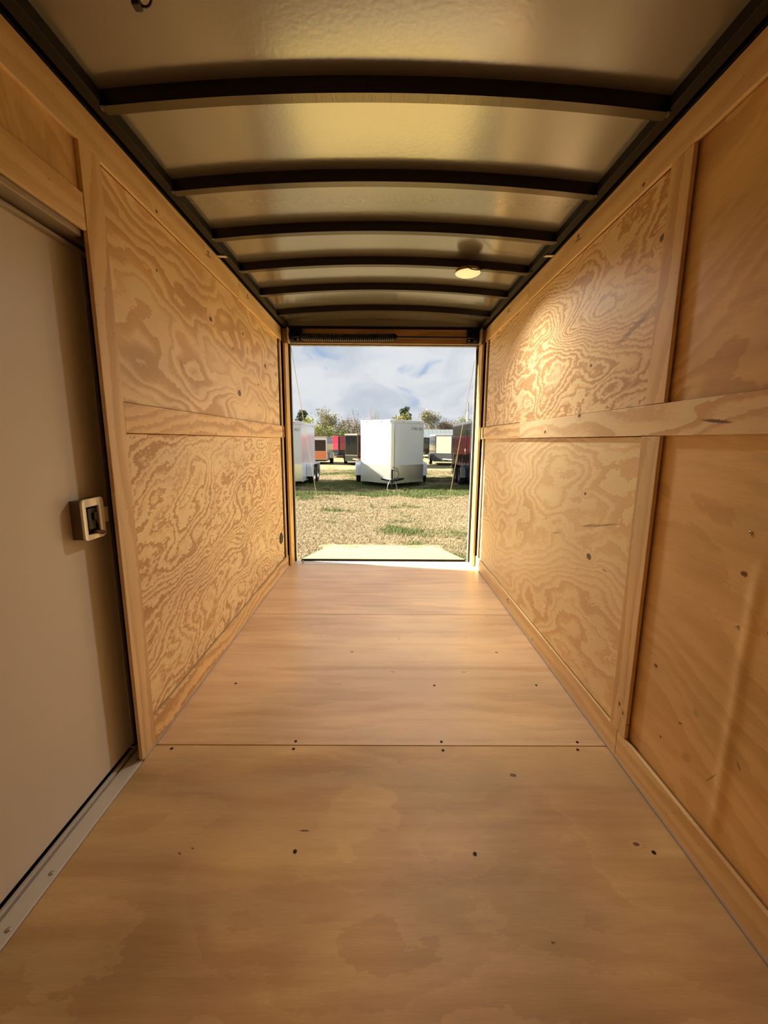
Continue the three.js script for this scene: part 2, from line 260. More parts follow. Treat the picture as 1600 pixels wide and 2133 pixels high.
{ // right
  const { w, bx, bat, post } = sideWall('wall_right', 1);
  part('plywood_panel', mapUV(bx(XP, XP + 0.01, 1.2735, 1.980, -3.60, -1.37), 2, -3.63, 2.25, 1, 1.17, 0.9), mRUp, w);
  part('plywood_panel', mapUV(bx(XP, XP + 0.01, 0.1085, 1.1695, -3.60, -1.37), 2, -3.63, 2.25, 1, 0.1, 1.08), mRLo, w);
  part('base_board', bx(XP, XP + 0.01, 0.0, 0.101, -3.60, -1.37), mLumber, w);
  part('plywood_panel', mapUV(bx(XP + 0.007, XP + 0.017, 1.20, 2.02, -1.355, ZF), 2, -1.9, 1.5, 1, 1.0, 1.2), mNearUp, w);
  // the nearest lower sheet bulges softly where a stud stands behind it
  const g = new THREE.BoxGeometry(0.01, 1.178, 1.855, 1, 90, 260); g.translate(XP + 0.012, 0.609, -0.4275);
  const p = g.attributes.position;
  for (let i = 0; i < p.count; i++) {
    const y = p.getY(i), z = p.getZ(i), e = (1 - sstep(0.78, 0.92, y)) * sstep(0.06, 0.2, y), zc = -0.935 + 0.012 * (y - 0.5) + 0.004 * P(y * 9, 3);
    const d = z - zc, ripple = 0.0008 * P(y * 26, z * 30);
    p.setX(i, p.getX(i) - e * (0.0052 * Math.exp(-(d * d) / 0.00032) + ripple * Math.exp(-(d * d) / 0.002)) - 0.003 * sstep(0.9, 1.1, y) * Math.exp(-((z + 0.9) ** 2) / 0.0008));
  }
  g.computeVertexNormals();
  part('plywood_panel', mapUV(g, 2, -2.03, 1.5, 1, 0.0, 1.5), mNear, w);
  bat('top_rail', 1.982, 2.087, -2.66, ZF, mLumber, 0.02); bat('top_rail', 1.980, 2.085, ZB, -2.664, mLumber, 0.45);
  bat('middle_rail', 1.172, 1.271, -2.678, ZF, mRailKnot, 0.23); bat('middle_rail', 1.170, 1.269, ZB, -2.682, mRail, 0.5);
  bat('base_rail', 0.006, 0.106, ZB, -1.36, mLumber, 0.3); bat('base_rail', 0.006, 0.106, -1.358, ZF, mLumber, 0.7);
  post(-1.408, -1.314, 1.273, 1.98, 0.55); post(-1.408, -1.314, 0.108, 1.17, 0.02);
  part('edge_strip', mapUV(bx(XI, XP, 0.105, 1.98, -3.655, -3.625), 1, 0, 2.4, 2, -3.7, 0.12), mLumber, w);
  part('stud', bx(XP + 0.012, 0.985, 0, 2.1, -3.74, -3.58, 0), mSteelFlat, w);
  part('caulk_bead', bx(XI - 0.004, XI + 0.004, 0, 0.0075, ZB, ZF, 0.002), mCaulk, w);
  for (const [y, z] of [[0.937, -0.97], [0.699, -0.965]]) {
    const s = part('screw', new THREE.TorusGeometry(0.0035, 0.0018, 8, 18), mScrew, w); s.rotation.y = Math.PI / 2; s.position.set(XP + 0.006, y, z);
  }
}
// front wall behind the camera
{
  const w = structure('wall_front');
  part('plywood_panel', mapUV(box(-XP, XP, 0, 2.02, ZF, ZF + 0.012, 0), 0, -1, 1.5, 1, 0, 1.5), mNear, w);
  part('outer_skin', box(-1, 1, -0.12, 2.2, ZF + 0.03, ZF + 0.045, 0), mSkin, w);
}

// ------------------------------------------------------------------ ceiling: arched sheet, bows, side tubes
const arch = (x, top) => top - 0.040 * (x / 0.8) ** 2;
function archBox(y, h, z0, z1, xw = 0.8, seg = 32) {
  const g = new THREE.BoxGeometry(xw * 2, h, z1 - z0, seg, 1, 1); g.translate(0, y + h / 2, (z0 + z1) / 2);
  const p = g.attributes.position; for (let i = 0; i < p.count; i++) p.setY(i, arch(p.getX(i), p.getY(i))); g.computeVertexNormals();
  const n = g.toNonIndexed(); n.computeVertexNormals(); return n;
}
{
  const c = structure('ceiling');
  const sheet = new THREE.BoxGeometry(1.96, 0.012, ZF - ZB + 0.22, 48, 1, 40); sheet.translate(0, 2.165, (ZF + ZB) / 2 - 0.06);
  { const p = sheet.attributes.position; for (let i = 0; i < p.count; i++) p.setY(i, arch(p.getX(i), p.getY(i)) + 0.0010 * P(p.getX(i) * 3 + 9, p.getZ(i) * 4)); sheet.computeVertexNormals(); mapUV(sheet, 0, 0, 1, 2, 0, 1); }
  part('roof_sheet', sheet, mRoof, c);
  const sheetOut = new THREE.BoxGeometry(2.02, 0.012, ZF - ZB + 0.24, 24, 1, 1); sheetOut.translate(0, 2.20, (ZF + ZB) / 2 - 0.06);
  { const p = sheetOut.attributes.position; for (let i = 0; i < p.count; i++) p.setY(i, arch(p.getX(i), p.getY(i))); sheetOut.computeVertexNormals(); }
  part('roof_skin', sheetOut, mSkin, c);
  for (const z of [0.25, -0.15, -0.55, -0.95, -1.35, -1.755, -2.13, -2.505, -2.895, -3.33]) {
    const b = part('roof_bow', archBox(2.1195, 0.042, z - 0.036, z, 0.81), mSteel, c);
    part('flange', archBox(2.1175, 0.0019, z - 0.0355, z - 0.001, 0.80), mFlange, b);
    for (const s of [-1, 1]) { const wl = part('weld_bead', new THREE.SphereGeometry(0.006, 10, 6), mAlu, c); wl.scale.set(0.7, 0.4, 1.6); wl.position.set(s * 0.812, 2.083, z - 0.02); }
  }
  for (const s of [-1, 1]) {
    const t = (a, b, y0, y1) => (s < 0 ? box(-b, -a, y0, y1, ZB - 0.13, ZF, 0.003) : box(a, b, y0, y1, ZB - 0.13, ZF, 0.003));
    part('side_tube', t(0.806, 0.842, 2.084, 2.128), mTube, c);
    part('side_channel', t(0.862, 0.98, 2.09, 2.135), mSteelFlat, c);
    part('side_channel', t(0.845, 0.985, 2.112, 2.14), mSteelFlat, c);
  }
}

// ------------------------------------------------------------------ rear frame round the opening
const ZO = -3.84;                                              // outer face of the rear frame
{
  const w = structure('wall_back');
  part('jamb', mapUV(box(-0.856, -0.838, 0, 1.975, ZO, -3.705, 0.0015), 1, 0, 2.4, 2, -3.85, 0.16, 0.3), mJamb, w);
  part('jamb', mapUV(box(0.840, 0.858, 0, 1.975, ZO, -3.705, 0.0015), 1, 0, 2.4, 2, -3.85, 0.16, 0.7), mJamb, w);
  for (const s of [-1, 1]) {
    const b2 = (a, b, y0, y1, z0, z1, r) => (s < 0 ? box(-b, -a, y0, y1, z0, z1, r) : box(a, b, y0, y1, z0, z1, r));
    part('weather_strip', b2(0.826, 0.842, 0, 1.975, ZO - 0.012, ZO + 0.002, 0.001), mRubber, w);
    part('outer_trim', b2(0.820, 0.835, 0, 1.978, ZO - 0.035, ZO - 0.014, 0.001), mWhite, w);
    part('corner_post', b2(0.857, 1.0, -0.12, 2.14, ZO - 0.03, -3.72, 0), mSteelFlat, w);
    part('corner_post', b2(0.836, 1.0, -0.02, 2.0, ZO - 0.03, ZO - 0.001, 0), mSteelFlat, w);
  }
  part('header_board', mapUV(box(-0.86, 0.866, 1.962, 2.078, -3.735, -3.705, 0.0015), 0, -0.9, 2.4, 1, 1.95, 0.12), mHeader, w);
  part('header_beam', box(-0.95, 0.95, 1.978, 2.07, ZO, -3.736, 0.003), mSteelFlat, w);
  part('header_beam', box(-0.862, 0.862, 2.079, 2.099, -3.735, -3.70, 0.002), mSteelFlat, w);
  part('roof_end_sheet', box(-0.81, 0.81, 2.098, 2.158, -3.725, -3.715, 0.001), mRoof, w);
  part('header_beam', box(-0.98, 0.98, 1.98, 2.2, ZO - 0.03, ZO, 0), mSteelFlat, w);
  part('outer_trim', box(-0.83, 0.83, 1.972, 1.979, ZO - 0.035, ZO, 0.001), mWhite, w);
}
{ // counterbalance spring over the opening
  const t = thing('counterbalance_spring', 'black coiled torsion spring on a steel shaft above the rear opening', 'spring', [0, 1.997, -3.63]);
  part('shaft', rod([-0.76, 0, 0], [0.77, 0, 0], 0.009, 12), phys(0x2a1c16, 0.4, { metalness: 0.5 }), t);
  const pts = []; const turns = 46; for (let i = 0; i <= turns * 10; i++) { const a = i / 10 * Math.PI * 2, q = i / (turns * 10); pts.push([-0.68 + 0.765 * q, -0.006 * Math.sin(q * Math.PI) + 0.0235 * Math.cos(a), 0.0235 * Math.sin(a)]); }
  const coil = new THREE.TubeGeometry(new THREE.CatmullRomCurve3(pts.map((q) => new THREE.Vector3(...q))), turns * 12, 0.0078, 6, false);
  part('coil', coil, phys(0x0c0a09, 0.3), t);
  part('winding_cone', rod([0.075, 0, 0], [0.11, 0, 0], 0.028, 16, 0.02), mSteelFlat, t); part('winding_cone', rod([-0.70, 0, 0], [-0.665, 0, 0], 0.026, 16, 0.028), mSteelFlat, t);
  for (const s of [-1, 1]) {
    const b = part('bracket', s < 0 ? box(-0.795, -0.685, -0.03, 0.075, -0.08, -0.02, 0.004) : box(0.705, 0.81, -0.035, 0.075, -0.08, -0.02, 0.004), mSteelFlat, t);
    part('cable_drum', rod([s * 0.745, 0, 0], [s * 0.775, 0, 0], 0.034, 20), mSteelFlat, t);
    part('bearing_plate', s < 0 ? box(-0.79, -0.782, -0.05, 0.06, -0.03, 0.05, 0.002) : box(0.8, 0.808, -0.05, 0.06, -0.03, 0.05, 0.002), mAluTan, t);
    const bolt = part('bolt', new THREE.CylinderGeometry(0.008, 0.008, 0.012, 6), mAlu, b); bolt.rotation.x = Math.PI / 2; bolt.position.set(s * 0.715, -0.02, -0.014);
  }
}

// ------------------------------------------------------------------ side door with its inside latch
{
  const d = structure('door_1');
  const X = -0.937;
  part('door_panel', box(X - 0.03, X, 0.02, 1.722, -1.392, -0.50, 0.004), mDoor, d);
  part('door_edge_trim', box(X - 0.001, X + 0.005, 0.02, 1.722, -1.402, -1.385, 0.002), mAluTan, d);
  part('door_frame', box(-0.985, -0.920, 0.0, 1.76, -1.446, -1.416, 0.002), mAluTan, d);
  part('door_frame', box(-0.985, -0.882, 1.728, 1.80, -1.322, -0.45, 0.002), mAluTan, d);
  part('door_frame', box(-0.985, -0.91, 1.728, 1.80, -1.42, -1.324, 0.002), mAluTan, d);
  part('door_frame', box(-0.938, -0.918, 1.704, 1.714, -1.40, -0.45, 0.002), mAluTan, d);
  part('weather_seal', box(-0.95, -0.924, 0.0, 1.72, -1.415, -1.406, 0), mRubber, d);
  part('door_frame', box(-0.985, -0.91, 0.0, 1.76, -0.50, -0.45, 0.002), mAluTan, d);
  const sill = part('door_sill', box(-0.918, -0.867, -0.02, 0.004, -1.40, -0.45, 0.002), mSill, d);
  part('door_sill_edge', box(-0.938, -0.926, -0.02, 0.008, -1.40, -0.45, 0.001), mSill, d);
  part('sill_base', box(-0.985, -0.86, -0.05, -0.019, -1.42, -0.42, 0), mSteelFlat, d);
  for (const z of [-1.33, -0.93, -0.80]) { const s = part('screw', new THREE.SphereGeometry(0.007, 12, 6), mAlu, sill); s.scale.y = 0.35; s.position.set(-0.884, 0.004, z); }
  // latch: a housing standing off the door, browned for its shaded sides, open at the front, dark works and a red lever inside
  const L = part('latch_housing', merged([
    box(X, -0.901, 0.958, 0.966, -1.308, -1.222, 0.001), box(X, -0.901, 0.848, 0.856, -1.308, -1.222, 0.001),
    box(X, -0.901, 0.848, 0.966, -1.228, -1.220, 0.001), box(X, -0.901, 0.848, 0.966, -1.310, -1.302, 0.001)]), phys(0x6a5a46, 0.5), d, 'latch box standing off the door, coloured brown for shade');
  const sh = new THREE.Shape(); const r = 0.014, a0 = -0.047, a1 = 0.047, b0 = -0.062, b1 = 0.062;
  sh.moveTo(a0 + r, b0); sh.lineTo(a1 - r, b0); sh.quadraticCurveTo(a1, b0, a1, b0 + r); sh.lineTo(a1, b1 - r); sh.quadraticCurveTo(a1, b1, a1 - r, b1); sh.lineTo(a0 + r, b1); sh.quadraticCurveTo(a0, b1, a0, b1 - r); sh.lineTo(a0, b0 + r); sh.quadraticCurveTo(a0, b0, a0 + r, b0);
  const ho = new THREE.Path(); ho.moveTo(-0.033, -0.048); ho.lineTo(-0.033, 0.040); ho.lineTo(0.026, 0.040); ho.lineTo(0.026, -0.048); ho.closePath(); sh.holes.push(ho);
  const pl = new THREE.ExtrudeGeometry(sh, { depth: 0.004, bevelEnabled: true, bevelSize: 0.0015, bevelThickness: 0.0015, bevelSegments: 2 }); pl.rotateY(Math.PI / 2); pl.translate(-0.902, 0.907, -1.265);
  part('latch_plate', pl, mWhitePlastic, L, 'cream latch face plate');
  part('latch_works', merged([box(-0.93, -0.906, 0.87, 0.94, -1.285, -1.25, 0.004), box(-0.915, -0.900, 0.90, 0.925, -1.29, -1.27, 0.003)]), mBlackPlastic, L);
  const lever = new THREE.CapsuleGeometry(0.006, 0.035, 4, 10); lever.rotateX(Math.PI / 2 - 0.25); lever.translate(-0.894, 0.862, -1.278);
  part('latch_lever', lever, mRed, L, 'dark red lever');
  part('latch_bolt', box(-0.925, -0.898, 0.885, 0.935, -1.335, -1.30, 0.002), mWhitePlastic, L);
}

// ------------------------------------------------------------------ small things inside
{
  const l = thing('dome_light', 'round flat cream dome lamp hanging under a roof bow', 'lamp', [0.466, 2.066, -2.50]);
  const base = new THREE.LatheGeometry([[0, 0.030], [0.05, 0.030], [0.066, 0.024], [0.070, 0.014], [0.070, 0.008]].map((q) => new THREE.Vector2(...q)), 40);
  part('base', base, std(0x9a7d4c, 0.5), l);
  const lens = new THREE.LatheGeometry([[0, -0.004], [0.03, -0.0035], [0.055, 0], [0.068, 0.006], [0.070, 0.010]].map((q) => new THREE.Vector2(...q)), 40);
  part('lens', lens, phys(0xfff2d8, 0.4, { emissive: 0xffdf9f, emissiveIntensity: 0.35 }), l);
  const p = new THREE.SpotLight(new THREE.Color(1, 0.94, 0.82), LAMP_FILL_POWER, 0, THREE.MathUtils.degToRad(80), 1, 2); p.position.set(0, -0.012, 0); p.target.position.set(-0.12, -2.0, 0.1); p.castShadow = true; p.shadow.radius = 3; l.add(p, p.target);  // fill light set at the lamp, added to brighten the interior
}
{
  const wire = part('lamp_wire', tube([[0.44, 2.085, -2.422], [0.465, 2.070, -2.424], [0.50, 2.062, -2.42], [0.54, 2.075, -2.44], [0.60, 2.088, -2.485], [0.70, 2.083, -2.487], [0.80, 2.078, -2.49], [0.85, 2.092, -2.47]], 0.0028, 60, 6), mBlackPlastic, scene);
  tag(wire, 'thin black wire drooping from the dome lamp to the wall rail', 'wire');
  const w2 = thing('spare_wire', 'short dark wire loop with a plug hanging near the front of the ceiling', 'wire', [-0.535, 2.13, -1.09]);
  part('cord', tube([[-0.05, 0.01, 0.1], [-0.03, -0.02, 0.03], [-0.018, -0.03, 0.0], [0.0, -0.034, -0.008], [0.016, -0.028, 0.0], [0.024, 0.0, 0.04]], 0.0028, 30, 6), mBlackPlastic, w2);
  part('plug', box(-0.026, -0.008, -0.042, -0.026, -0.012, 0.008, 0.003), std(0x3a3126, 0.5), w2);
  const v = thing('round_vent', 'small round black port set low in the left wall by the opening', 'vent', [-XP + 0.001, 0.312, -3.49]);
  const ring = new THREE.TorusGeometry(0.042, 0.007, 10, 32); ring.rotateY(Math.PI / 2); part('ring', ring, mBlackPlastic, v);
  const disc = new THREE.CylinderGeometry(0.042, 0.042, 0.004, 32); disc.rotateZ(Math.PI / 2); part('disc', disc, std(0x3a342c, 0.5), v);
  for (let k = -2; k <= 2; k++) part('slat', box(0, 0.006, k * 0.014 - 0.002, k * 0.014 + 0.002, -0.034, 0.034, 0.001), mBlackPlastic, v);
  for (const s of [-1, 1]) {
    const t = part('clip', box(-0.024, 0.024, -0.0015, 0.0015, -0.012, 0.012, 0.001), std(0xd8cdb8, 0.6), scene);
    t.position.set(s * 0.836, 2.081, s < 0 ? -2.331 : -2.291); t.rotation.y = s * 0.25; t.rotation.z = s * 0.1;
    tag(t, s < 0 ? 'pale clip stuck on the black ceiling rail above the left wall' : 'pale clip stuck on the black ceiling rail above the right wall', 'clip');
  }
}

// ------------------------------------------------------------------ ramp door folded down outside
const GY0 = -0.40;
const mRamp = wood({ W: 1024, H: 1024, LU: 1.8, LV: 2.0, seed: 130, pale: [222, 186, 112], late: [206, 166, 92], rings: 2, wob: 0.9, jag: 0.3, contrast: 0.3, slope: 3, duty: 0.6, aniso: 7, cloud: 0.05, streak: 0.2 });
{
  const A = [0.020, -3.88], B = [-0.335, -5.68], len = Math.hypot(B[0] - A[0], B[1] - A[1]), ang = Math.atan2(A[0] - B[0], A[1] - B[1]);
  const t = thing('ramp_door', 'pale plywood ramp door lowered from the trailer onto the grass', 'ramp', [0.012, A[0], A[1]]); t.rotation.x = -ang;
  part('ramp_panel', mapUV(box(-0.785, 0.785, -0.012, 0.0, -len, 0, 0.002), 0, -0.9, 1.8, 2, -2, 2), mRamp, t);
  part('ramp_frame', box(-0.80, 0.80, -0.055, -0.0125, -len, -0.002, 0.003), mSteelFlat, t);
  part('hinge_gap', box(-0.79, 0.79, -0.04, -0.003, 0.0005, 0.010, 0.002), mRubber, t);
  const f = part('ramp_flap', (() => { const s = new THREE.Shape(); s.moveTo(-0.74, 0); s.lineTo(0.74, 0); s.lineTo(0.70, 0.36); s.lineTo(-0.70, 0.36); s.closePath(); const g = new THREE.ExtrudeGeometry(s, { depth: 0.02, bevelEnabled: false }); g.rotateX(-Math.PI / 2); g.translate(0, -0.022, -len - 0.006); return mapUV(g, 0, -0.9, 1.8, 2, -3, 2); })(), mRamp, t);
  for (const x of [-0.45, 0.45]) part('flap_hinge', box(x - 0.11, x + 0.11, -0.002, 0.006, -len - 0.016, -len + 0.008, 0.002), mSteel, t);
  for (const s of [-1, 1]) {
    const c = part('ramp_cable', rod([s < 0 ? -0.815 : 0.825, 1.97, -3.83], [s < 0 ? -0.80 : 0.822, -0.305, -5.66], 0.0028, 6), phys(0xb7b0a0, 0.35, { metalness: 0.7 }), scene);
    tag(c, s < 0 ? 'thin steel cable from the opening to the ramp, on the side of the white trailer' : 'thin steel cable from the opening to the ramp, on the side of the black trailer', 'cable');
  }
  const bolt = part('hinge_bolt', new THREE.CapsuleGeometry(0.009, 0.02, 4, 10), mAlu, scene); bolt.position.set(-0.75, 0.012, -3.78); tag(bolt, 'small grey bolt end standing at the left end of the rear threshold', 'bolt');
}

// ------------------------------------------------------------------ the field
const patch = (x, z) => {                                     // 0 straw .. 1 green
  const a = fbm(x * 0.35 + 3, z * 0.5 + 8, 4), b = fbm(x * 1.3, z * 1.6 + 20, 3);
  return sstep(0.0, 0.55, a * 0.7 + b * 0.65 + (z < -10.5 ? 0.10 : -0.08) + 0.42 * sstep(-10.8, -12, z) * (1 - sstep(-14.5, -16, z)));  // last term paints a green band where the trailers shade the ground
};
const FG = 40;
const groundMap = texFrom((u, v) => {
  const x = (u - 0.5) * FG, z = -v * FG + 2, p = patch(x, z), f = 1 + 0.24 * P(x * 9, z * 9) + 0.22 * P(x * 23, z * 23) + 0.1 * P(x * 2, z * 2);
  return [Math.min(255, lerp(139, 98, p) * f), Math.min(255, lerp(124, 105, p) * f), Math.min(255, lerp(93, 53, p) * f)];
}, 2048, 2048);
groundMap.wrapS = groundMap.wrapT = THREE.MirroredRepeatWrapping;
{
  const g = new THREE.PlaneGeometry(360, 360, 1, 1); g.rotateX(-Math.PI / 2);
  const p = g.attributes.position, uv = g.attributes.uv; for (let i = 0; i < p.count; i++) uv.setXY(i, p.getX(i) / FG + 0.5, -(p.getZ(i) - 2) / FG);
  const gr = part('ground', g, std(0xffffff, 1, { map: groundMap }), scene); gr.position.y = GY0; gr.userData.kind = 'structure';
}
{ // short winter grass: blades in tufts
  const r = rng(5), blades = [];
  for (let k = 0; k < 7; k++) {
    const a = r() * 6.28, h = 0.014 + r() * 0.02, w = 0.0024, lean = 0.012 + r() * 0.03, ox = (r() - 0.5) * 0.05, oz = (r() - 0.5) * 0.05, cx = Math.cos(a), cz = Math.sin(a);
    const g = new THREE.BufferGeometry();
    g.setAttribute('position', new THREE.Float32BufferAttribute([ox - cz * w, 0, oz + cx * w, ox + cz * w, 0, oz - cx * w, ox + cx * lean, h, oz + cz * lean], 3));
    g.setAttribute('uv', new THREE.Float32BufferAttribute([0, 0, 1, 0, 0.5, 1], 2)); g.computeVertexNormals(); blades.push(g);
  }
  const tuft = mergeGeometries(blades), N = 95000, im = new THREE.InstancedMesh(tuft, std(0xffffff, 0.9, { side: THREE.DoubleSide }), N);
  const m = new THREE.Matrix4(), q = new THREE.Quaternion(), up = new THREE.Vector3(0, 1, 0), c = new THREE.Color();
  for (let i = 0; i < N; i++) {
    const t = r(), z = -(3.9 + 18 * Math.pow(t, 1.35)), half = 0.36 * -z + 0.5, x = (r() * 2 - 1) * half, sc = (0.7 + r() * 0.9) * (1 + 0.03 * -z);
    q.setFromAxisAngle(up, r() * 6.28); const pp = patch(x, z);
    const under = Math.abs(x) < 0.9 && z > -6.1;
    m.compose(new THREE.Vector3(x, under ? GY0 - 0.2 : GY0, z), q, new THREE.Vector3(sc, sc * (0.7 + 0.6 * pp), sc)); im.setMatrixAt(i, m);
    const g = pp > r() * 0.9 ? 1 : 0, k = 0.82 + r() * 0.36;
    c.setRGB(lerp(0.33, 0.125, g) * k, lerp(0.258, 0.15, g) * k, lerp(0.152, 0.042, g) * k); im.setColorAt(i, c);
  }
  im.name = 'grass'; im.userData = { kind: 'stuff', label: 'short dry straw and green grass covering the field outside the opening', category: 'grass' }; im.castShadow = im.receiveShadow = true; scene.add(im);
}

// ------------------------------------------------------------------ parked trailers
const font = await new FontLoader().loadAsync('fonts/droid/droid_sans_bold.typeface.json');
const mTread = (() => { const b = texFrom((u, v) => { const x = u * 8 % 1, y = v * 8 % 1, d = Math.abs((x + y) % 1 - 0.5) < 0.12 && ((Math.floor(u * 8) + Math.floor(v * 8)) % 2 === 0); return d ? 255 : 90; }, 256, 256, false); b.repeat.set(6, 6); return phys(0xdcddd8, 0.28, { metalness: 0.85, bumpMap: b, bumpScale: 0.0008 }); })();
const mGuard = phys(0xe2ded6, 0.25, { metalness: 0.9 });
const mTyre = std(0x121212, 0.85), mHub = phys(0x9a9c9e, 0.35, { metalness: 0.8 });
const mAmber = phys(0xd86a1c, 0.3), mFrameBlack = phys(0x0d0d0e, 0.45);
const tyreGeo = (() => { const pr = [[0.19, -0.1], [0.30, -0.1], [0.325, -0.075], [0.33, 0], [0.325, 0.075], [0.30, 0.1], [0.19, 0.1]]; const g = new THREE.LatheGeometry(pr.map((q) => new THREE.Vector2(...q)), 36); g.rotateZ(Math.PI / 2); return g; })();
const hubGeo = (() => { const pr = [[0.0, 0.05], [0.05, 0.055], [0.07, 0.03], [0.15, 0.02], [0.185, 0.085], [0.2, 0.085], [0.2, -0.08]]; const g = new THREE.LatheGeometry(pr.map((q) => new THREE.Vector2(...q)), 28); g.rotateZ(-Math.PI / 2); return g; })();
function wheel(t, x, z, s, sc = 1) {
  const w = part('wheel', tyreGeo, mTyre, t); w.position.set(x, 0.33 * sc, z); w.scale.set(1, sc, sc);
  const h = part('hub', hubGeo, mHub, w); h.scale.x = s;
}
function prismY(pts, y0, y1, bevel = 0.012) {                 // outline in x,z pulled up from y0 to y1
  const s = new THREE.Shape(pts.map(([x, z]) => new THREE.Vector2(x, -z))), g = new THREE.ExtrudeGeometry(s, { depth: y1 - y0 - 2 * bevel, bevelEnabled: bevel > 0, bevelSize: bevel, bevelThickness: bevel, bevelSegments: 2, bevelOffset: -bevel });
  g.rotateX(-Math.PI / 2); g.translate(0, y0 + bevel, 0); return g;
}
function slab(ax, az, bx, bz, y0, y1, out, th) {              // thin sheet standing on the line a-b, pushed out along its left normal
  const dx = bx - ax, dz = bz - az, l = Math.hypot(dx, dz), nx = -dz / l, nz = dx / l;
  const g = box(0, l, y0, y1, -th / 2, th / 2, 0.002); g.rotateY(-Math.atan2(dz, dx)); g.translate(ax + nx * out, 0, az + nz * out); return g;
}
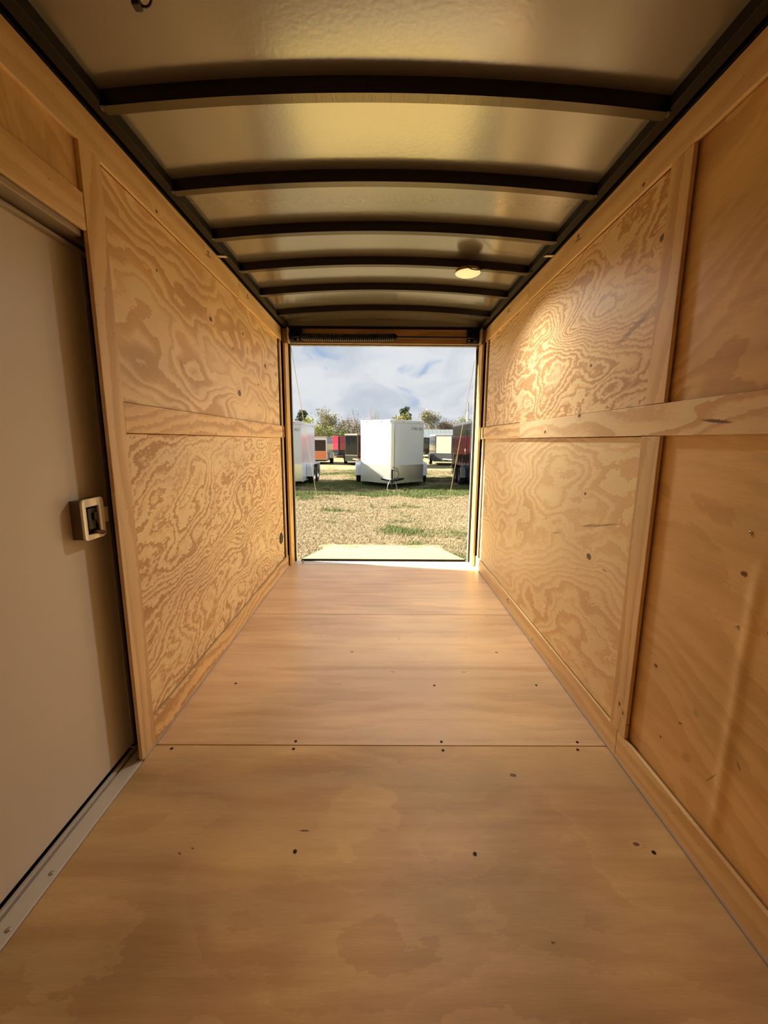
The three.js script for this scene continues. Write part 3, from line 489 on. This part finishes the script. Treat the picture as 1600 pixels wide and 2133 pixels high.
// a cargo trailer: origin on the ground under the middle of its front bulkhead, the nose towards +z
function trailer(o) {
  const { name, label, pos, turn = 0, W, L, y0, y1, nose, body, roof = body, guard = mGuard, guardH = 0.55, trim = body, group } = o;
  const t = thing(name, label, 'trailer', pos, turn, group), h = W / 2, nx = o.noseX ?? 0;
  const out = nose > 0 ? [[-h, -L], [h, -L], [h, 0], [nx + 0.07, nose - 0.05], [nx - 0.07, nose - 0.05], [-h, 0]] : [[-h, -L], [h, -L], [h, 0], [-h, 0]];
  part('body', prismY([...out].reverse(), y0, y1 - 0.10), body, t);
  const big = out.map(([x, z]) => [x * 1.006, z + (z < -1 ? -0.012 : 0.014)]);
  const cap = part('roof_cap', prismY([...big].reverse(), y1 - 0.105, y1, 0.02), roof, t);
  for (const s of [-1, 1]) part('bottom_rail', s < 0 ? box(-h - 0.006, -h + 0.03, y0 - 0.02, y0 + 0.07, -L, 0) : box(h - 0.03, h + 0.006, y0 - 0.02, y0 + 0.07, -L, 0), trim, t);
  if (nose > 0) {
    const cols = o.faceMats ?? [null, null];
    for (const [k, [ax, az, bx, bz]] of [[0, [-h, 0, nx - 0.07, nose - 0.05]], [1, [nx + 0.07, nose - 0.05, h, 0]]]) {
      part('stone_guard', slab(ax, az, bx, bz, y0 + 0.01, y0 + guardH, 0.006, 0.008), k === 0 ? (o.guardLeft ?? guard) : guard, t);
      if (cols[k]) part('nose_panel', slab(lerp(ax, bx, 0.05), lerp(az, bz, 0.05), lerp(ax, bx, 0.95), lerp(az, bz, 0.95), y0 + guardH + 0.02, y1 - 0.13, 0.006, 0.008), cols[k], t);
      part('panel_trim', slab(ax, az, bx, bz, y0 + guardH, y0 + guardH + 0.02, 0.008, 0.012), o.lineMat ?? trim, t);
    }
    const c = new THREE.CylinderGeometry(0.085, 0.085, y1 - y0 - 0.12, 20, 1, false); c.translate(nx, (y0 + y1 - 0.12) / 2, nose - 0.075); part('nose_post', c, o.postMat ?? guard, t);
    for (const [ax, bx, zf] of [[-h, nx - 0.07, 0.22], [-h, nx - 0.07, 0.72], [nx + 0.07, h, 0.28], [nx + 0.07, h, 0.80]]) if (o.lights !== false) {
      const x = lerp(ax, bx, zf), z = ax < bx && ax === -h ? lerp(0, nose - 0.05, zf) : lerp(nose - 0.05, 0, zf);
      const m = part('marker_light', new THREE.CapsuleGeometry(0.014, 0.035, 4, 8), mAmber, cap); m.rotation.z = Math.PI / 2; m.position.set(x, y1 - 0.05, z + 0.014);
    }
    // coupler, frame rails, jack and chains
    const f = y0 + 0.15, zn = nose + (o.tongue ?? 0.55);
    part('tongue', merged([rod([-h * 0.42, f, nose * 0.45], [nx, f, zn], 0.045, 4), rod([h * 0.42, f, nose * 0.45], [nx, f, zn], 0.045, 4), box(nx - 0.05, nx + 0.05, f - 0.06, f + 0.05, zn - 0.12, zn + 0.1, 0.01)]), o.tongueMat ?? mFrameBlack, t);
    if (o.jack !== false) {
      part('jack', merged([rod([nx, 0.02, zn - 0.25], [nx, f + 0.32, zn - 0.25], 0.032, 12), rod([nx - 0.02, f + 0.32, zn - 0.25], [nx + 0.16, f + 0.28, zn - 0.2], 0.012, 8), box(nx - 0.1, nx + 0.1, 0, 0.03, zn - 0.33, zn - 0.17, 0.004)]), mFrameBlack, t);
      for (const s of [-1, 1]) part('safety_chain', tube([[nx + s * 0.05, f, zn - 0.1], [nx + s * 0.12, f - 0.12, zn - 0.02], [nx + s * 0.15, 0.05, zn], [nx + s * 0.13, 0.015, zn + 0.05]], 0.016, 16, 6), mHub, t);
      part('light_cord', tube([[nx + 0.02, f + 0.4, zn - 0.25], [nx + 0.14, f + 0.36, zn - 0.2], [nx + 0.2, f + 0.16, zn - 0.16], [nx + 0.1, f + 0.02, zn - 0.14], [nx + 0.16, f - 0.05, zn - 0.1]], 0.012, 24, 6), mRubber, t);
    }
  }
  const wr = o.wheelScale ?? 1;
  for (const s of o.sides ?? [-1, 1]) {
    const wx = s * (h + 0.13);
    for (const wz of o.axles) wheel(t, wx, wz, s, wr);
    const za = Math.max(...o.axles) + 0.42 * wr, zb = Math.min(...o.axles) - 0.42 * wr, top = 0.33 * wr * 2 + 0.09;
    const sh = new THREE.Shape(); sh.moveTo(za, 0.30); sh.lineTo(za - 0.03, top - 0.14); sh.quadraticCurveTo(za - 0.06, top, za - 0.22, top); sh.lineTo(zb + 0.22, top); sh.quadraticCurveTo(zb + 0.06, top, zb + 0.03, top - 0.14); sh.lineTo(zb, 0.30); sh.lineTo(zb + 0.05, 0.30); sh.lineTo(zb + 0.09, top - 0.16); sh.quadraticCurveTo(zb + 0.11, top - 0.05, zb + 0.24, top - 0.05); sh.lineTo(za - 0.24, top - 0.05); sh.quadraticCurveTo(za - 0.11, top - 0.05, za - 0.09, top - 0.16); sh.lineTo(za - 0.05, 0.30); sh.closePath();
    const g = new THREE.ExtrudeGeometry(sh, { depth: 0.24, bevelEnabled: false }); g.rotateY(-Math.PI / 2); g.translate(s > 0 ? h + 0.245 : -h, 0, 0); part('fender', g, o.fender ?? trim, t);
  }
  if (o.text) {
    const ax = nx + 0.07, az = nose - 0.05, l = Math.hypot(h - ax, az), words = o.text.split(' ').reverse(), ink = std(0x8d9396, 0.5); let e = l - 0.06;
    for (const word of words) {
      const g = new TextGeometry(word, { font, size: 0.085, depth: 0.004, curveSegments: 2 }); g.computeBoundingBox(); const w = g.boundingBox.max.x; e -= w; g.translate(e, y1 - 0.31, 0.004); e -= 0.05;
      const m = part('lettering', g, ink, t); m.position.set(ax, 0, az); m.rotation.y = Math.atan2(az, h - ax);
    }
  }
  return t;
}
const mPaleNose = phys(0xf4f4ee, 0.3, { clearcoat: 0.7 }), mCharcoal = phys(0x24262a, 0.18, { clearcoat: 1, clearcoatRoughness: 0.06 }), mGlossBlack = phys(0x08090a, 0.08);
mGlossBlack.bumpMap = texFrom((u, v) => 128 + 100 * (P(u * 9, v * 1.5) + 0.5 * P(u * 21, v * 3)), 256, 256, false); mGlossBlack.bumpScale = 0.006;
const mOlive = phys(0x2a2a24, 0.35), mMaroon = phys(0x9c1c3a, 0.2, { clearcoat: 1 }), mRedBody = phys(0xc00f20, 0.2, { clearcoat: 1 }), mSilver = phys(0xb8c0c8, 0.3, { metalness: 0.7 }), mWindow = phys(0x0b0d10, 0.06);
const U = GY0;                                                 // ground height

trailer({ name: 'cargo_trailer', label: 'white trailer with pointed nose and black jack facing the opening', pos: [0.33, U, -14.25], W: 2.13, L: 3.7, y0: 0.17, y1: 2.21, nose: 0.95, noseX: -0.02, tongue: 0.38, body: mWhite, guard: mGuard, guardLeft: mTread, axles: [-1.35, -2.2], fender: mWhite, postMat: mTread, text: 'CYNE ACI', guardH: 0.59 });
trailer({ name: 'cargo_trailer', label: 'white tandem axle trailer cut off by the left door frame', pos: [-3.72, U, -13.75], W: 2.13, L: 2.7, y0: 0.20, y1: 2.15, nose: 0.9, tongue: 0.3, body: mWhite, guard: mGuard, axles: [-1.15, -1.95], fender: mWhite, text: 'CYNE ACI', guardH: 0.58 });
{ // black trailer at the right, its long side towards us
  const t = trailer({ name: 'cargo_trailer', label: 'glossy black tandem axle trailer cut off by the right door frame', pos: [4.02, U, -14.0], W: 2.13, L: 3.7, y0: 0.22, y1: 2.24, nose: 0.8, body: mGlossBlack, roof: phys(0x5c6064, 0.3, { metalness: 0.5 }), guard: mCharcoal, axles: [-0.75, -1.55], fender: mCharcoal, lights: false, trim: mOlive });
  const x = -1.065;
  const sh = new THREE.Shape(); const z0 = -0.75, z1 = -0.06, a = 0.5, b = 1.98, r = 0.13;
  sh.moveTo(z0, a); sh.lineTo(z1, a); sh.lineTo(z1, b - r); sh.quadraticCurveTo(z1, b, z1 - r, b); sh.lineTo(z0 + r, b); sh.quadraticCurveTo(z0, b, z0, b - r); sh.closePath();
  const hole = new THREE.Path(); const k = 0.035; hole.moveTo(z0 + k, a + k); hole.lineTo(z0 + k, b - r); hole.quadraticCurveTo(z0 + k, b - k, z0 + r, b - k); hole.lineTo(z1 - r, b - k); hole.quadraticCurveTo(z1 - k, b - k, z1 - k, b - r); hole.lineTo(z1 - k, a + k); hole.closePath(); sh.holes.push(hole);
  const g = new THREE.ExtrudeGeometry(sh, { depth: 0.02, bevelEnabled: false }); g.rotateY(-Math.PI / 2); g.translate(x + 0.008, 0, 0);
  const fr = part('side_door', g, phys(0x2c2e31, 0.3, { metalness: 0.6 }), t);
  part('door_latch', box(x - 0.03, x - 0.005, 1.08, 1.28, -0.84, -0.80, 0.004), mWhitePlastic, fr);
  part('corner_trim', box(x - 0.012, x + 0.02, 0.3, 2.14, -0.035, 0.0, 0.004), phys(0x8b9096, 0.3, { metalness: 0.7 }), t);
}
trailer({ name: 'cargo_trailer', label: 'black trailer with olive lower nose, half hidden by the middle white trailer', pos: [-1.47, U, -26.3], W: 1.75, L: 3.4, y0: 0.25, y1: 1.95, nose: 0.55, body: mOlive, roof: phys(0x8a8778, 0.4), faceMats: [mGlossBlack, mOlive], guard: mOlive, lineMat: phys(0xb7a080, 0.4), guardH: 0.38, axles: [-1.9], lights: false, fender: mFrameBlack, tongueMat: phys(0xb9a77c, 0.5), postMat: mOlive });
trailer({ name: 'cargo_trailer', label: 'dark grey trailer with a pale cream front panel, beside the black trailer', pos: [4.18, U, -26.6], W: 1.62, L: 3.4, y0: 0.26, y1: 1.97, nose: 0.5, noseX: 0.25, body: mCharcoal, roof: phys(0x8c9094, 0.4), faceMats: [phys(0xc4beac, 0.4), null], guard: phys(0x4a5051, 0.35), guardH: 0.5, axles: [-1.4], lights: false, fender: mCharcoal, tongueMat: phys(0xb7b096, 0.5), postMat: mCharcoal });
trailer({ name: 'cargo_trailer', label: 'maroon trailer with black lower nose standing far back', pos: [-3.95, U, -38], W: 1.5, L: 3.4, y0: 0.2, y1: 1.92, nose: 0.5, noseX: 0.05, body: mMaroon, roof: mMaroon, guard: phys(0x1d1f24, 0.3), guardH: 0.5, axles: [-1.6], lights: false, fender: mFrameBlack, postMat: mFrameBlack, jack: false });
trailer({ name: 'cargo_trailer', label: 'small white trailer far back beside the maroon trailer', pos: [-5.9, U, -42], W: 1.7, L: 2.6, y0: 0.55, y1: 1.8, nose: 0, body: mPaleNose, roof: mFrameBlack, axles: [-1.2], fender: mFrameBlack });
trailer({ name: 'cargo_trailer', label: 'red trailer behind the middle white trailer, mirrored in the black one', pos: [0.6, U, -24.5], W: 1.8, L: 3.4, y0: 0.25, y1: 1.85, nose: 0.5, body: mRedBody, roof: mRedBody, guard: mFrameBlack, axles: [-1.6], lights: false, fender: mFrameBlack, jack: false });
for (const [x, z, w, label] of [[3.7, -39, 1.5, 'black trailer far back next to the middle white trailer'], [5.6, -39, 1.6, 'black trailer far back under the white canopy']]) {
  trailer({ name: 'cargo_trailer', label, pos: [x, U, z], W: w, L: 3.2, y0: 0.3, y1: 1.85, nose: 0.5, body: phys(0x101114, 0.2, { clearcoat: 1 }), roof: mOlive, guard: phys(0x1c1d20, 0.3), lineMat: phys(0x777a80, 0.4), axles: [-1.5], lights: false, fender: mFrameBlack, tongueMat: phys(0xb9a77c, 0.5), postMat: phys(0x55595e, 0.4) });
}
{ // open sided food trailer: white frame, dark windows, orange skirt
  const t = thing('food_trailer', 'white framed trailer with dark side windows and an orange lower panel', 'trailer', [-4.45, U, -27]);
  const h = 0.88, L = 3.2, y0 = 0.3, y1 = 1.74;
  part('body', box(-h, h, y0, y1, -L, 0, 0.03, 2), phys(0xe7e4df, 0.3), t);
  part('window', box(-h + 0.1, h - 0.08, y0 + 0.56, y1 - 0.18, -0.01, 0.008, 0.003), phys(0x2a0f0b, 0.1), t);
  part('lower_panel', box(-h + 0.06, h - 0.05, y0 + 0.04, y0 + 0.54, -0.01, 0.012, 0.003), phys(0xe0865a, 0.35), t);
  for (let k = 0; k < 4; k++) part('side_window', box(h - 0.01, h + 0.01, y0 + 0.35, y1 - 0.14, -L + 0.1 + k * 0.78, -L + 0.72 + k * 0.78, 0.003), mWindow, t);
  part('awning', box(h, h + 0.12, y1 - 0.1, y1 - 0.05, -L, 0, 0.01), phys(0x8a877c, 0.4), t);
  part('roof', box(-h - 0.02, h + 0.03, y1, y1 + 0.04, -L - 0.02, 0.02, 0.01), phys(0xb6b2a4, 0.4), t);
  wheel(t, h + 0.12, -1.4, 1, 0.85);
  part('fender', box(h, h + 0.24, 0.35, 0.72, -2.0, -0.85, 0.05, 2), mSilver, t);
  part('chassis', box(-h + 0.1, h - 0.1, 0.2, y0, -L, 0, 0.01), mFrameBlack, t); wheel(t, -h - 0.12, -1.4, -1, 0.85);
}
// ------------------------------------------------------------------ shed, canopy and pole beyond the field
{
  const b = thing('shed', 'long low shed with a plain grey metal roof behind the parked trailers', 'building', [9.2, U, -50]);
  part('wall', box(-6, 6, 0, 2.1, -6, -0.6, 0.02), phys(0x2b2d31, 0.6), b);
  const rf = part('roof', (() => { const s = new THREE.Shape(); s.moveTo(0.2, 1.95); s.lineTo(-3.3, 2.98); s.lineTo(-6.8, 1.95); s.lineTo(-6.8, 1.87); s.lineTo(-3.3, 2.9); s.lineTo(0.2, 1.87); s.closePath(); const g = new THREE.ExtrudeGeometry(s, { depth: 12.6, bevelEnabled: false }); g.rotateY(-Math.PI / 2); g.translate(6.3, 0, 0); return g; })(), std(0x666d72, 0.6), b);
  for (let k = 0; k < 25; k++) part('roof_rib', rod([-6.2 + k * 0.52, 1.97, 0.2], [-6.2 + k * 0.52, 2.99, -3.3], 0.02, 5), std(0x666d72, 0.6), rf);
  for (let k = 0; k < 7; k++) part('post', box(-5.6 + k * 1.85, -5.48 + k * 1.85, 0, 1.95, -0.1, 0.02, 0.005), phys(0x6c6f74, 0.5), b);
  const c = thing('canopy_tent', 'white peaked canopy tent in front of the grey shed roof', 'tent', [6.5, U, -46]);
  const g = new THREE.ConeGeometry(2.0, 0.75, 4, 1, true); g.rotateY(Math.PI / 4); g.translate(0, 1.93, 0); part('canopy', g, std(0xdfe0de, 0.7, { side: THREE.DoubleSide }), c);
  for (const sx of [-1, 1]) for (const sz of [-1, 1]) part('leg', rod([sx * 1.38, 0, sz * 1.38], [sx * 1.38, 1.55, sz * 1.38], 0.025, 8), mHub, c);
  for (const [a, b2] of [[[-1.4, -1.4], [1.4, -1.4]], [[1.4, -1.4], [1.4, 1.4]], [[1.4, 1.4], [-1.4, 1.4]], [[-1.4, 1.4], [-1.4, -1.4]]]) part('valance', slab(a[0], a[1], b2[0], b2[1], 1.42, 1.57, 0, 0.01), std(0xdfe0de, 0.7), c);
  const p = thing('utility_pole', 'thin grey utility pole rising behind the black trailer', 'pole', [9.05, U, -45]);
  part('pole', rod([0, 0, 0], [0, 5.62, 0], 0.11, 10, 0.06), std(0x8a8478, 0.8), p); part('sleeve', rod([0, 3.1, 0.0], [0, 4.6, 0.0], 0.13, 10, 0.12), std(0xc9cbc8, 0.6), p);
}
// ------------------------------------------------------------------ trees
const leafTri = [];
function branchy(r, H, spread, levels, out, tips, o = {}) {
  const grow = (a, dir, len, rad, lv) => {
    const b = a.clone().addScaledVector(dir, len);
    out.push(rod(a.toArray(), b.toArray(), rad, lv > 2 ? 3 : 5, rad * 0.68));
    if (lv >= levels) { tips.push(b); return; }
    const n = lv === 0 ? (o.first ?? 4) : 2 + (r() < 0.55 ? 1 : 0);
    for (let k = 0; k < n; k++) {
      const az = r() * 6.283, t = spread * (0.55 + 0.6 * r()), d2 = new THREE.Vector3(Math.cos(az) * t, 0, Math.sin(az) * t).add(dir.clone().multiplyScalar(0.85)).add(new THREE.Vector3(0, o.lift ?? 0.25, 0)).normalize();
      const from = a.clone().lerp(b, lv === 0 ? 0.55 + 0.45 * r() : 0.45 + 0.55 * r());
      grow(k === 0 ? b : from, d2, len * (0.55 + 0.25 * r()), rad * 0.55, lv + 1);
    }
    if (lv > 1) tips.push(b);
  };
  grow(new THREE.Vector3(0, -0.05, 0), new THREE.Vector3((r() - 0.5) * 0.1, 1, (r() - 0.5) * 0.1).normalize(), H * (o.trunk ?? 0.38), o.rad ?? H * 0.018, 0);
}
function leavesAt(r, pts, per, spreadR, size, cols) {
  const pos = [], col = [], nor = [], c = new THREE.Color();
  for (const p of pts) for (let k = 0; k < per; k++) {
    const d = new THREE.Vector3(r() - 0.5, r() - 0.5, r() - 0.5).normalize().multiplyScalar(spreadR * Math.cbrt(r())), q = p.clone().add(d);
    const n = new THREE.Vector3(r() - 0.5, r() * 0.8 - 0.1, r() - 0.5).normalize(), u = new THREE.Vector3(r() - 0.5, r() - 0.5, r() - 0.5).cross(n).normalize(), v = n.clone().cross(u), s = size * (0.6 + 0.8 * r());
    const A = q.clone().addScaledVector(u, s), B = q.clone().addScaledVector(u, -s * 0.5).addScaledVector(v, s * 0.5), C = q.clone().addScaledVector(u, -s * 0.5).addScaledVector(v, -s * 0.5);
    const cc = cols[Math.floor(r() * cols.length)], f = 0.75 + 0.5 * r(); c.setRGB(cc[0] * f * 1.35, cc[1] * f * 1.3, cc[2] * f * 1.3);
    for (const w of [A, B, C]) { pos.push(w.x, w.y, w.z); nor.push(n.x, n.y, n.z); col.push(c.r, c.g, c.b); }
  }
  const g = new THREE.BufferGeometry(); g.setAttribute('position', new THREE.Float32BufferAttribute(pos, 3)); g.setAttribute('normal', new THREE.Float32BufferAttribute(nor, 3)); g.setAttribute('color', new THREE.Float32BufferAttribute(col, 3)); return g;
}
const mLeaf = std(0xffffff, 0.85, { vertexColors: true, side: THREE.DoubleSide }), mBark = std(0x6d6258, 0.95), mBarkPale = std(0x8f867c, 0.95), mBarkDark = std(0x3e352d, 0.95);
const GREEN = [[0.10, 0.15, 0.035], [0.14, 0.19, 0.04], [0.07, 0.11, 0.03]], LIME = [[0.26, 0.28, 0.06], [0.20, 0.24, 0.05]], DARK = [[0.035, 0.055, 0.025], [0.05, 0.075, 0.03]], BROWN = [[0.17, 0.13, 0.085], [0.13, 0.10, 0.07], [0.20, 0.155, 0.10]], GREY = [[0.20, 0.18, 0.14], [0.16, 0.15, 0.12]], OLIVE = [[0.19, 0.18, 0.055], [0.14, 0.145, 0.045]];
function tree(name, label, seed, pos, H, o) {
  const r = rng(seed), t = thing(name, label, o.cat ?? 'tree', [pos[0], U, pos[1]]), out = [], tips = [];
  branchy(r, H, o.spread ?? 0.6, o.levels ?? 4, out, tips, o);
  part('trunk', merged(out), o.bark ?? mBark, t);
  if (o.cols) part('crown', leavesAt(r, tips.filter(() => r() < (o.keep ?? 1)), o.per ?? 10, o.leafR ?? 0.5, o.size ?? 0.11, o.cols), mLeaf, t);
  return t;
}
function pine(label, seed, pos, H, lean = 0) {
  const r = rng(seed), t = thing('pine_tree', label, 'tree', [pos[0], U, pos[1]]), wood_ = [rod([0, 0, 0], [lean, H, 0], H * 0.018, 7, H * 0.006)], tips = [];
  for (let k = 0; k < 26; k++) { const f = 0.45 + 0.55 * (k / 26), y = H * f, az = r() * 6.28, l = (1.15 - f) * H * 0.32 * (0.5 + 0.7 * r()), e = [lean * f + Math.cos(az) * l, y + l * (0.1 + 0.3 * r()), Math.sin(az) * l]; wood_.push(rod([lean * f, y, 0], e, 0.03, 4, 0.012)); tips.push(new THREE.Vector3(...e)); tips.push(new THREE.Vector3(lerp(lean * f, e[0], 0.65), lerp(y, e[1], 0.65), e[2] * 0.65)); }
  part('trunk', merged(wood_), mBarkDark, t); part('crown', leavesAt(r, tips, 50, 0.40, 0.15, DARK), mLeaf, t);
}
pine('small dark pine with flat branches above the left white trailer', 301, [-11.4, -60], 5.5, 0.2);
tree('bare_tree', 'thin grey leafless tree at the left edge of the opening', 302, [-13.0, -62], 5.2, { bark: mBarkPale, levels: 4, spread: 0.6 });
tree('leafy_tree', 'largest broad tree, grey twigs with lime green leaves on its left', 303, [-7.1, -59], 6.6, { cols: [...GREY, ...OLIVE], per: 8, leafR: 0.6, size: 0.11, levels: 5, spread: 0.75, trunk: 0.32, bark: mBarkPale, keep: 0.9, first: 6 });
tree('leafy_tree', 'low yellow green tree leaning out left of the largest tree', 304, [-9.3, -55.5], 4.6, { cols: LIME, per: 24, leafR: 0.5, size: 0.12, levels: 4, spread: 0.65, keep: 0.6 });
tree('bare_tree', 'grey brown bare tree right of the largest tree', 305, [-4.9, -62], 5.2, { bark: mBark, levels: 5, spread: 0.7, cols: GREY, per: 4, size: 0.10, keep: 0.8, first: 5 });
tree('bare_tree', 'slim bare tree with an upright dark stem left of the middle white trailer', 306, [-3.6, -58], 5.0, { bark: mBark, levels: 4, spread: 0.45, trunk: 0.5, cols: BROWN, per: 2, size: 0.08, keep: 0.5 });
tree('bare_tree', 'tall pale leafless tree rising over the middle white trailer', 307, [-0.9, -62], 6.9, { bark: mBarkPale, levels: 5, spread: 0.4, trunk: 0.33, lift: 0.5, rad: 0.1 });
tree('bare_tree', 'second pale leafless tree, leaning left over the middle white trailer', 308, [-1.9, -63.5], 6.2, { bark: mBarkPale, levels: 4, spread: 0.45, trunk: 0.35, lift: 0.4, rad: 0.09 });
pine('dark green pine above the right half of the middle white trailer', 309, [3.4, -62.5], 6.2);
tree('leafy_tree', 'rounded olive green tree in front of the dark pine', 310, [2.5, -57.5], 4.9, { cols: OLIVE, per: 40, leafR: 0.6, size: 0.13, levels: 4, spread: 0.7, first: 6 });
tree('bare_tree', 'wide feathery grey green tree over the grey shed roof', 311, [6.6, -60], 6.0, { bark: mBarkPale, levels: 5, spread: 0.55, lift: 0.4, cols: [...GREY, ...OLIVE], per: 6, size: 0.11, keep: 0.9, first: 6 });
tree('bare_tree', 'brown rounded bare tree beyond the right end of the shed roof', 312, [9.6, -60], 4.7, { bark: mBark, levels: 5, spread: 0.6, cols: BROWN, per: 6, size: 0.11, keep: 0.9, first: 6 });
tree('bare_tree', 'thin bare tree between the brown tree and the utility pole', 313, [10.9, -63], 5.0, { bark: mBarkPale, levels: 4, spread: 0.5 });
tree('leafy_tree', 'green bushy tree against the black trailer roof', 314, [12.5, -60], 4.7, { cols: [...GREEN, ...OLIVE], per: 30, leafR: 0.5, size: 0.11, levels: 4, spread: 0.55 });
pine('small green pine top beside the right door frame', 315, [14.2, -62], 5.2);
{
  const r = rng(900), proto = new Map();
  const bush = (label, x, z, h, w, cols, seed) => {
    const rr = rng(seed), t = thing('shrub', label, 'shrub', [x, U, z], 0, 'undergrowth along the far edge of the field'), st = [], tips = [];
    for (let k = 0; k < 16; k++) { const a = rr() * 6.28, q = rr(), e = new THREE.Vector3(Math.cos(a) * w * q, h * (0.55 + 0.45 * rr()) * (1 - 0.35 * q), Math.sin(a) * w * q * 0.7); st.push(rod([Math.cos(a) * 0.1, 0, Math.sin(a) * 0.1], e.toArray(), 0.03, 4, 0.01)); for (let j = 1; j <= 4; j++) tips.push(e.clone().multiplyScalar(0.25 + 0.75 * j / 4)); }
    part('stem', merged(st), mBark, t); part('foliage', leavesAt(rr, tips, 30, 0.5, 0.12, cols), mLeaf, t);
  };
  bush('bright green shrub low in the middle of the left tree group', -7.0, -56, 3.7, 1.6, [...GREEN, ...LIME], 401);
  bush('dark green shrub beside the bright green one', -5.3, -56.5, 3.2, 1.4, GREEN, 402);
  const ORD = ['first', 'second', 'third', 'fourth', 'fifth', 'sixth', 'seventh', 'eighth', 'ninth', 'tenth'];
  let k = 0;
  for (const [xa, n, place] of [[-11.6, 6, 'between the two white trailers'], [6.6, 4, 'above the grey shed roof']])
    for (const row of [0, 1]) for (let i = 0; i < n; i++) {
      const ol = (i * 3 + row) % 4 === 0;
      bush(`${ol ? 'olive' : 'brown'} undergrowth shrub, ${ORD[i]} from left in the ${row ? 'rear' : 'front'} row ${place}`, xa + i * 1.62 + row * 0.8 + 0.4 * (r() - 0.5), -65 - 3.6 * row - 1.5 * (i % 2), 3.5 + 1.3 * r() + row * 0.5, 1.35 + 0.35 * r(), ol ? [...OLIVE, ...GREY] : [...BROWN, ...GREY], 500 + k++);
    }
}

renderer.render(scene, camera);
